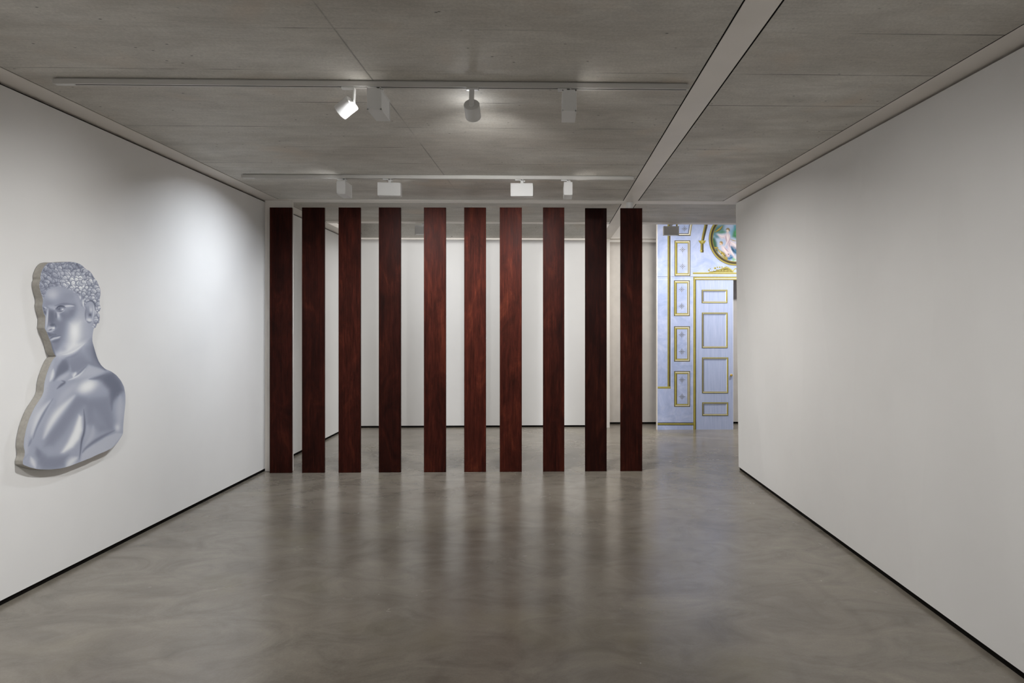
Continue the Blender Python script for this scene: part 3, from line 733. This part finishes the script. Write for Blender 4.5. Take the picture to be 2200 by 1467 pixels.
class Print:
    """flat printed pattern: coloured shapes laid in thin films on the face of a panel (photo pixels)"""
    def __init__(self, org): self.bm = bmesh.new(); self.k = 0; self.org = org; self.mir = False
    def w(self, x, y, off): return at_Y(2 * 1580.5 - x if self.mir else x, y, YM) + Vector((0, -off, 0)) - self.org
    def shape(self, pts, mi, lvl):
        f = self.bm.faces.new([self.bm.verts.new(self.w(x, y, 0.0006 * lvl)) for x, y in pts]); f.material_index = mi
    def rect(self, x0, y0, x1, y1, mi, lvl): self.shape([(x0, y0), (x1, y0), (x1, y1), (x0, y1)], mi, lvl)
    def frame(self, x0, y0, x1, y1, w, mi, lvl, sides=None):
        s = sides or (mi,) * 4          # top, right, bottom, left, mitred
        a = [(x0, y0), (x1, y0), (x1, y1), (x0, y1)]; b = [(x0 + w, y0 + w), (x1 - w, y0 + w), (x1 - w, y1 - w), (x0 + w, y1 - w)]
        for i in range(4): j = (i + 1) % 4; self.shape([a[i], a[j], b[j], b[i]], s[i], lvl)
    def line(self, pts, w0, mi, lvl, w1=None):
        n = len(pts) - 1
        for i, (a, b) in enumerate(zip(pts, pts[1:])):
            wa = w0 if w1 is None else w0 + (w1 - w0) * i / n; wb = w0 if w1 is None else w0 + (w1 - w0) * (i + 1) / n
            d = math.hypot(b[0] - a[0], b[1] - a[1]) or 1; nx, ny = -(b[1] - a[1]) / d / 2, (b[0] - a[0]) / d / 2
            self.shape([(a[0] + nx * wa, a[1] + ny * wa), (b[0] + nx * wb, b[1] + ny * wb), (b[0] - nx * wb, b[1] - ny * wb), (a[0] - nx * wa, a[1] - ny * wa)], mi, lvl)
    def disc(self, x, y, r, mi, lvl, n=14): self.shape([(x + r * math.cos(2 * PI * i / n), y + r * math.sin(2 * PI * i / n)) for i in range(n)], mi, lvl)
    def rosette(self, x, y, r=6.3):
        for k in range(8):
            a = k * PI / 4; R = r if k % 2 == 0 else r * 0.72; c, s = math.cos(a), math.sin(a)
            q = [(0.25 * R, 0), (0.62 * R, 0.16 * R), (R, 0), (0.62 * R, -0.16 * R)]
            self.shape([(x + u * c - v * s, y + u * s + v * c) for u, v in q], GY, 2)
            e = 1.15 * R; self.disc(x + e * c, y + e * s, 0.5, GY, 2, 6)
        self.disc(x, y, 1.0, DK, 3, 8)
    def cassette(self, x0, y0, x1, y1):
        F_ = self.frame
        F_(x0, y0, x1, y1, 1.1, DK, 1); F_(x0 + 1.1, y0 + 1.1, x1 - 1.1, y1 - 1.1, 0.6, GO, 1); F_(x0 + 1.7, y0 + 1.7, x1 - 1.7, y1 - 1.7, 1.9, CR, 1, (CR, CR, CR, LG))
        F_(x0 + 3.6, y0 + 3.6, x1 - 3.6, y1 - 3.6, 0.5, DK, 2, (GO, DK, GO, DK)); F_(x0 + 4.1, y0 + 4.1, x1 - 4.1, y1 - 4.1, 1.5, GO, 2, (LG, GO, LG, GO)); F_(x0 + 5.6, y0 + 5.6, x1 - 5.6, y1 - 5.6, 0.6, DK, 2, (DK, PB, GO, DK))
MO = Vector((at_Y(1580.5, 700, YM).x, YM, 0))
mural = empty('mural_panel', MO)
tag(mural, 'pale blue mural panel with gold mouldings, a panelled door and a round picture', 'mural')
TOPY = 330.0
DEP = 0.045
def slabY(bm, x0, y0, x1, y1, mi, t0=0.0, t1=DEP):
    a, b = at_Y(x0, y0, YM) - MO, at_Y(x1, y1, YM) - MO; z0, z1 = sorted((a.z, b.z)); xa, xb2 = sorted((a.x, b.x))
    z0 = max(z0, 0.0)
    add_box(bm, xa, xb2, t0, t1, z0, z1, mi=mi)
P = Print(MO)
for mir in (False, True):
    P.mir = mir
    X0 = 1412.7; A = (2 * 1580.5 - X0, 2 * 1580.5 - 1496) if mir else (X0, 1496)
    slabY(P.bm, A[0], 594.5, A[1], 925, 0)
    # tall gold bar with its foot
    P.rect(1434.1, TOPY, 1437.0, 834.4, GO, 1); P.rect(1437.0, TOPY, 1439.2, 834.4, DK, 1); P.rect(1439.2, TOPY, 1441.0, 834.4, GY, 1); P.rect(1441.4, TOPY, 1442.3, 834.4, PB, 1)
    P.rect(1435.2, TOPY, 1436.0, 832, LG, 2)
    P.rect(1413, 830.2, 1440.5, 832.6, LG, 2); P.rect(1413, 832.6, 1441, 834.6, GO, 2); P.rect(1413, 834.6, 1441, 835.4, PB, 1)
    for (x0, y0, x1, y1, rx, r1, r2) in ((1449.1, 516.4, 1483.2, 592.9, 1466.3, 536.2, 572), (1447.9, 602.3, 1481.9, 678.9, 1464.6, 621.6, 657.6),
                                         (1448.2, 700.9, 1482.3, 776.6, 1464.9, 719, 755.3), (1448.4, 797.1, 1482.7, 873.7, 1465.2, 815.7, 852.1)):
        P.cassette(x0, y0, x1, y1); P.rosette(rx, r1); P.rosette(rx, r2)
    # cassette cut by the beam, following the arch
    P.line([(1455, 506), (1455, 470), (1458, 440)], 2.0, GO, 1); P.line([(1453, 470), (1453.6, 493)], 2.0, DK, 2)
    P.line([(1454, 505.6), (1484, 505.6)], 1.6, DK, 2); P.line([(1454, 503.6), (1483, 503.6)], 2.4, CR, 1); P.line([(1457, 501.6), (1479, 501.6)], 1.0, DK, 2)
    P.line([(1482.6, 506), (1485.6, 486), (1494, 455)], 1.5, GO, 2.7); P.line([(1480.6, 504), (1483.4, 486), (1492, 455)], 2.6, CR, 3.5); P.line([(1478.6, 502), (1480.8, 486), (1489, 455)], 1.0, DK, 4.2)
    P.rosette(1470.7, 491.5, 6)
    P.rect(1413, 600.4, 1489, 601.0, PB, 1)
    # skirting line
    P.rect(1413, 907.6, 1489.4, 909.4, DK, 1); P.rect(1413, 909.4, 1489.4, 911.8, LG, 2); P.rect(1413, 911.8, 1489.4, 913.6, DK, 1)
    # door case
    P.rect(1489.4, 594.4, 1491.2, 923, GO, 2); P.rect(1491.2, 596, 1492.6, 923, LG, 3); P.rect(1492.6, 598, 1494.2, 923, GO, 2); P.rect(1494.2, 600, 1495.4, 923, DK, 2); P.rect(1488.2, 603, 1489.2, 923, PB, 1)
    P.rect(1489.4, 594.4, 1580.5, 597.6, GO, 3); P.rect(1491, 595.6, 1580.5, 596.8, LG, 4); P.rect(1492, 597.6, 1580.5, 599.4, CR, 3); P.rect(1493, 599.4, 1580.5, 601.2, GO, 3)
    P.rect(1488.5, 585, 1580.5, 587, LG, 2); P.rect(1488.5, 587, 1580.5, 588.8, GO, 2); P.rect(1488.5, 588.8, 1580.5, 589.8, PB, 1)
    # hanging strap ornament
    P.line([(1521, 455), (1516.5, 486), (1512, 505), (1509.5, 517)], 7.5, DK, 1, 6.0); P.line([(1518.5, 455), (1514.2, 486), (1510, 505), (1508, 517)], 3.0, GO, 2)
    P.shape([(1500, 516.5), (1517, 516.5), (1513, 523.5), (1504.5, 523.5)], GO, 3); P.line([(1501, 517.5), (1516, 517.5)], 1.0, LG, 4); P.disc(1508.3, 519.8, 2.0, LG, 6)
    P.rect(1505.2, 523.5, 1508.6, 542.5, GO, 2); P.rect(1508.6, 523.5, 1511.5, 542.5, DK, 2); P.disc(1505.5, 538.5, 2.0, LG, 3); P.disc(1510.5, 539, 1.6, DK, 3)
    # scrolled crest over the door
    P.line([(1523, 584.5), (1535, 583.5), (1545, 580.5), (1555, 577.5), (1562, 576.5), (1570, 579.5), (1575, 584)], 2.2, GO, 2, 3.2)
    P.shape([(1528, 584.8), (1538, 582.2), (1548, 578.6), (1555, 574), (1560, 572.2), (1566, 574.2), (1571.5, 579), (1576, 584.8)], GO, 1); P.line([(1532, 583.6), (1543, 580), (1553, 575.5), (1560, 573.2)], 1.0, LG, 2); P.line([(1545, 583), (1556, 578.5), (1564, 577.5)], 0.9, DK, 2)
    P.line([(1560, 575), (1566, 575.5), (1571, 579), (1575, 583.5)], 2.0, LG, 3)
    P.line([(1574, 584), (1577, 579), (1580.5, 576.5)], 2.4, LG, 2)
    for (x, y, r) in ((1523, 580.5, 2.0), (1525.5, 577.5, 1.4), (1536, 576, 2.6), (1541, 574, 1.7), (1546, 574, 1.9), (1551, 573.5, 1.7), (1540, 580, 1.9), (1547, 582, 1.6), (1553, 581, 1.9), (1560, 581.5, 1.7), (1567, 582.5, 1.5), (1533, 582, 1.4)):
        P.disc(x, y, r, LG, 3, 10); P.disc(x + 0.5, y + 0.4, r * 0.45, DK, 4, 8)
P.mir = False
slabY(P.bm, 1412.7, TOPY, 2 * 1580.5 - 1412.7, 594.5, 0)
bm = P.bm; me = bpy.data.meshes.new('panel'); bm.to_mesh(me); bm.free()
link('panel', me, [M[p] for p in PAL], mural)
bm = bmesh.new(); slabY(bm, 1410.6, TOPY, 1412.7, 925, 0, 0.002, DEP); bm_obj('panel_edge', bm, M['warm_white_paint'], mural)
# door leaf
P = Print(MO); slabY(P.bm, 1496, 601.4, 1575.5, 923, 7, 0.004, DEP)
for (x0, y0, x1, y1) in ((1507.6, 622.2, 1562.9, 651.0), (1508, 671.3, 1563.4, 747.5), (1508.3, 767.7, 1564.7, 844.5), (1508.6, 864.1, 1564.6, 892.8)):
    P.frame(x0, y0, x1, y1, 0.7, DK, 0.5, (GO, GO, DK, DK)); P.frame(x0 + 0.7, y0 + 0.7, x1 - 0.7, y1 - 0.7, 1.1, GO, 0.5, (LG, GO, LG, GO)); P.frame(x0 + 1.8, y0 + 1.8, x1 - 1.8, y1 - 1.8, 1.5, GY, 0.5, (GY, LG, CR, GY)); P.frame(x0 + 3.3, y0 + 3.3, x1 - 3.3, y1 - 3.3, 0.9, DK, 0.5, (DK, PB, DK, DK)); P.frame(x0 + 4.2, y0 + 4.2, x1 - 4.2, y1 - 4.2, 0.8, PB, 0.5, (7, PB, PB, 7))
P.rect(1574.2, 602, 1575.3, 922.5, PB, 0.3)
me = bpy.data.meshes.new('door_leaf'); P.bm.to_mesh(me); P.bm.free()
door = link('door_leaf', me, [M[p] for p in PAL], mural)
bm = bmesh.new(); k = at_Y(1570.2, 805.5, YM) - MO
add_cyl(bm, k + Vector((0, 0.004, 0)), k + Vector((0, -0.012, 0)), 0.008, n=20); add_cyl(bm, k + Vector((0, -0.01, 0)), k + Vector((0, -0.035, 0)), 0.019, n=24, bevel=0.006)
bm_obj('door_knob', bm, M['brass'], door, smooth=True)

# round picture above the door: a loose pastoral scene
MC, MR = (1580.5, 513.0), 57.5
def paint_medal(X, Y):
    rgb = np.zeros(X.shape + (3,))
    def lay(col, f):
        nonlocal rgb
        a = f()[..., None]; rgb = rgb * (1 - a) + np.array(col) * a
    B = Painter(X, Y, 0)
    def m(fn, *args, **kw):
        B.V = np.zeros(X.shape); getattr(B, fn)(*args, **kw); return B.V
    rgb[:] = (172, 184, 212)
    L_ = lambda col, fn, *a: lay(col, lambda: m(fn, *a))
    pg = lambda col, bl, *pts: L_(col, 'poly', list(pts), 1, bl, 1)
    st = lambda col, w, *pts: L_(col, 'stroke', list(pts), w, 1, 1)
    # foliage and water
    pg((72, 116, 122), 4, (1530, 486), (1556, 482), (1554, 494), (1542, 500), (1532, 506)); pg((64, 122, 92), 3, (1541, 499), (1552, 495), (1560, 498), (1552, 503), (1544, 504))
    pg((38, 78, 62), 3, (1526, 510), (1536, 511), (1540, 520), (1541, 532), (1533, 535), (1527, 526)); pg((58, 100, 66), 2, (1533, 516), (1538, 522), (1536, 529), (1531, 522))
    pg((70, 116, 122), 3, (1534, 503), (1545, 505), (1546, 512), (1538, 512)); pg((122, 164, 196), 5, (1567, 496), (1576, 490), (1577, 506), (1569, 508))
    pg((48, 112, 62), 3, (1574, 508), (1576, 498), (1580, 490), (1596, 486), (1600, 506), (1588, 514)); pg((96, 172, 106), 2.5, (1579, 504), (1580, 495), (1584, 491), (1588, 500), (1584, 507)); pg((70, 140, 150), 2, (1577, 484), (1581, 484), (1580, 494), (1577, 496))
    # pale drapery
    pg((176, 192, 218), 3, (1538, 512), (1546, 512), (1556, 516), (1560, 530), (1552, 538), (1543, 536), (1541, 524)); pg((206, 206, 224), 2.5, (1541, 502), (1554, 502), (1560, 506), (1558, 514), (1549, 512))
    st((168, 164, 190), 1.0, (1546, 505), (1552, 509), (1557, 513)); pg((196, 198, 220), 3, (1566, 518), (1586, 516), (1596, 530), (1586, 536), (1572, 530))
    pg((200, 212, 228), 3, (1566, 556), (1578, 550), (1592, 556), (1584, 566), (1572, 564))
    # blue cloths
    pg((38, 84, 118), 2, (1569, 529), (1577, 528), (1585, 533), (1592, 540), (1584, 546), (1576, 543), (1571, 536)); st((92, 142, 174), .8, (1573, 531), (1578, 536), (1582, 542)); st((24, 54, 84), .8, (1572, 534), (1577, 541))
    pg((48, 96, 146), 2, (1563, 555), (1569, 547), (1577, 549), (1574, 556), (1566, 558)); st((120, 164, 196), .7, (1566, 554), (1571, 550), (1575, 551)); pg((52, 84, 92), 2, (1534, 536), (1541, 535), (1542, 541), (1536, 541))
    pg((128, 178, 128), 2, (1573, 556), (1578, 552), (1581, 558), (1575, 561))
    # seated figure
    flesh, shade, lightf = (216, 198, 204), (168, 144, 160), (236, 224, 222)
    pg(flesh, 1.6, (1561, 500), (1566, 500), (1568.5, 505), (1568, 514), (1570, 521), (1564, 526), (1560, 520), (1558, 510), (1558.5, 504))
    pg(flesh, 1.6, (1557, 504), (1559, 509), (1551, 513), (1545, 508), (1541, 504), (1543, 502.5), (1551, 506)); st(lightf, .9, (1545, 504.5), (1551, 508), (1557, 506))
    pg(flesh, 1.8, (1566, 517), (1575, 519), (1587, 529), (1590, 535), (1582, 534), (1572, 528), (1565, 526)); st(lightf, 1.6, (1570, 520), (1578, 525), (1586, 532))
    pg(flesh, 1.6, (1563, 526), (1569, 528), (1571, 538), (1579, 549), (1582, 555), (1579, 556), (1571, 547), (1564, 540)); st(lightf, 1.0, (1568, 531), (1571, 540), (1577, 549))
    st(lightf, 1.5, (1563, 503), (1563, 512), (1564, 520)); st(shade, .9, (1559, 506), (1560, 514), (1562, 521)); st(shade, .8, (1569, 519), (1566, 526), (1569, 532)); st(shade, .8, (1572, 529), (1580, 535), (1586, 536))
    st((226, 206, 206), 1.7, (1567.5, 505), (1566, 515), (1560, 525), (1556.5, 532)); st(shade, .7, (1569, 507), (1567.5, 516), (1562, 526))
    L_((230, 210, 196), 'blob', (1563, 496), (3.0, 3.9), 1, 1, 0, 2); st((120, 98, 54), 1.4, (1559.5, 494), (1562, 491), (1566, 491.5), (1567.5, 497)); st((164, 140, 84), .7, (1562, 492), (1566, 493)); st((150, 110, 104), .5, (1560.5, 496.5), (1562, 497))
    # child
    pg((222, 204, 208), 1.6, (1549, 527), (1555, 528), (1559, 533), (1566, 538), (1567, 547), (1563, 551), (1558, 545), (1552, 539), (1549, 533)); st(lightf, 1.3, (1552, 530), (1557, 536), (1562, 545)); st(shade, .8, (1556, 531), (1561, 537), (1566, 542)); st(shade, .7, (1559, 545), (1563, 551))
    L_((230, 200, 172), 'blob', (1548.5, 523.5), (3.4, 3.4), 1, 1, 0, 2); st((158, 120, 62), 1.5, (1546, 521), (1548.5, 519.3), (1551.5, 521), (1552, 525)); st((148, 100, 92), .5, (1546.5, 524.5), (1548, 525))
    pg((220, 178, 170), 1.2, (1564, 546), (1568, 547), (1567, 552), (1564, 551))
    st((170, 150, 106), .9, (1568, 513), (1576, 517), (1585, 518))
    # gilt leaves
    for pts in ([(1553, 485), (1547, 492), (1536, 499)], [(1531, 531), (1536, 533), (1543, 532)], [(1540, 533), (1547, 541), (1556, 545), (1560, 554)], [(1548, 540), (1554, 549), (1558, 556)], [(1541, 545), (1547, 552), (1556, 560)], [(1556, 560), (1561, 552), (1562, 560)], [(1562, 562), (1572, 564), (1582, 564)]):
        st((122, 100, 34), 2.0, *pts); st((196, 170, 70), .9, *[(x - .4, y - .6) for x, y in pts])
    for pts in ([(1542, 541), (1546, 538), (1549, 542), (1546, 546)], [(1548, 548), (1553, 546), (1554, 551)]):
        st((226, 216, 160), .6, *pts)
    for x, y in ((1539, 538), (1543, 549), (1549, 545), (1552, 555), (1558, 549), (1565, 546)): L_((34, 30, 26), 'blob', (x, y), (1.2, 1.0), 1, .8)
    R = np.hypot(X - MC[0], Y - MC[1])
    for r, w, c in ((MR - .6, 1.6, (128, 112, 40)), (MR - 2.4, 1.3, (196, 182, 84)), (MR - 4.4, 1.5, (86, 70, 28)), (MR - 6.2, 1.3, (38, 30, 16)), (MR - 8.0, 1.0, (140, 124, 52))):
        a = np.exp(-((R - r) / w) ** 2)[..., None]; rgb = rgb * (1 - a) + np.array(c) * a
    c = rgb / 255.0
    return np.where(c <= 0.04045, c / 12.92, ((c + 0.055) / 1.055) ** 2.4)
circ = [(MC[0] + MR * math.cos(2 * PI * i / 120), MC[1] + MR * math.sin(2 * PI * i / 120)) for i in range(120)]
def plane_Y(px, py, Y0_):
    a, b = (px - PX) / F, (PY - py) / F; dx, dy = a * CT + ST, -a * ST + CT; k = Y0_ / dy
    return np.stack([dx * k, np.full_like(k, Y0_), H + b * k], -1)
painted_sheet('medallion', circ, 0.45, paint_medal, lambda x, y: plane_Y(x, y, YM - 0.004) - np.array(MO), M['painted_scene'], 0.74, mural)

# ------------------------------------------------------------------ unseen floods added behind the viewpoint to brighten the side walls
for (x, y, aim, e) in ((-1.6, 1.3, (-3.0, 2.4, 0.3), 18), (1.2, 1.3, (2.3, 2.4, 0.4), 7)):
    ld = bpy.data.lights.new('rear_fill', 'AREA'); ld.shape = 'RECTANGLE'; ld.size = 0.18; ld.size_y = 0.10; ld.energy = e; ld.spread = math.radians(110)
    lo = bpy.data.objects.new('rear_fill', ld); COL.objects.link(lo); lo.location = (x, y, 2.80)
    lo.rotation_euler = (Vector(aim) - lo.location).to_track_quat('-Z', 'Y').to_euler()

ld = bpy.data.lights.new('mural_fill', 'AREA'); ld.shape = 'RECTANGLE'; ld.size = 0.18; ld.size_y = 0.10; ld.energy = 18; ld.spread = math.radians(140)  # unseen light added to even out the brightness of the mural
lo = bpy.data.objects.new('mural_fill', ld); COL.objects.link(lo); lo.location = (3.2, YT3 - 0.02, 2.84)
lo.rotation_euler = (Vector((2.7, YM, 1.0)) - lo.location).to_track_quat('-Z', 'Y').to_euler()

# ------------------------------------------------------------------ daylight, with an added overhead light
ld = bpy.data.lights.new('back_room_fill', 'AREA'); ld.shape = 'RECTANGLE'; ld.size = 6.5; ld.size_y = 0.9; ld.spread = math.radians(110); ld.energy = 46; ld.color = (1, 0.985, 0.955)  # overhead light added out of view to brighten the back room
lo = bpy.data.objects.new('back_room_fill', ld); COL.objects.link(lo); lo.location = (0.6, 9.1, 4.35)
W = bpy.data.worlds.new('daylight'); S.world = W; W.use_nodes = True
bg = W.node_tree.nodes['Background']; bg.inputs['Color'].default_value = (1.0, 0.98, 0.955, 1); bg.inputs['Strength'].default_value = 0.54

S.view_settings.view_transform = 'Standard'; S.view_settings.look = 'None'
S.view_settings.exposure = 0.30; S.view_settings.gamma = 1.0; S.view_settings.use_curve_mapping = False
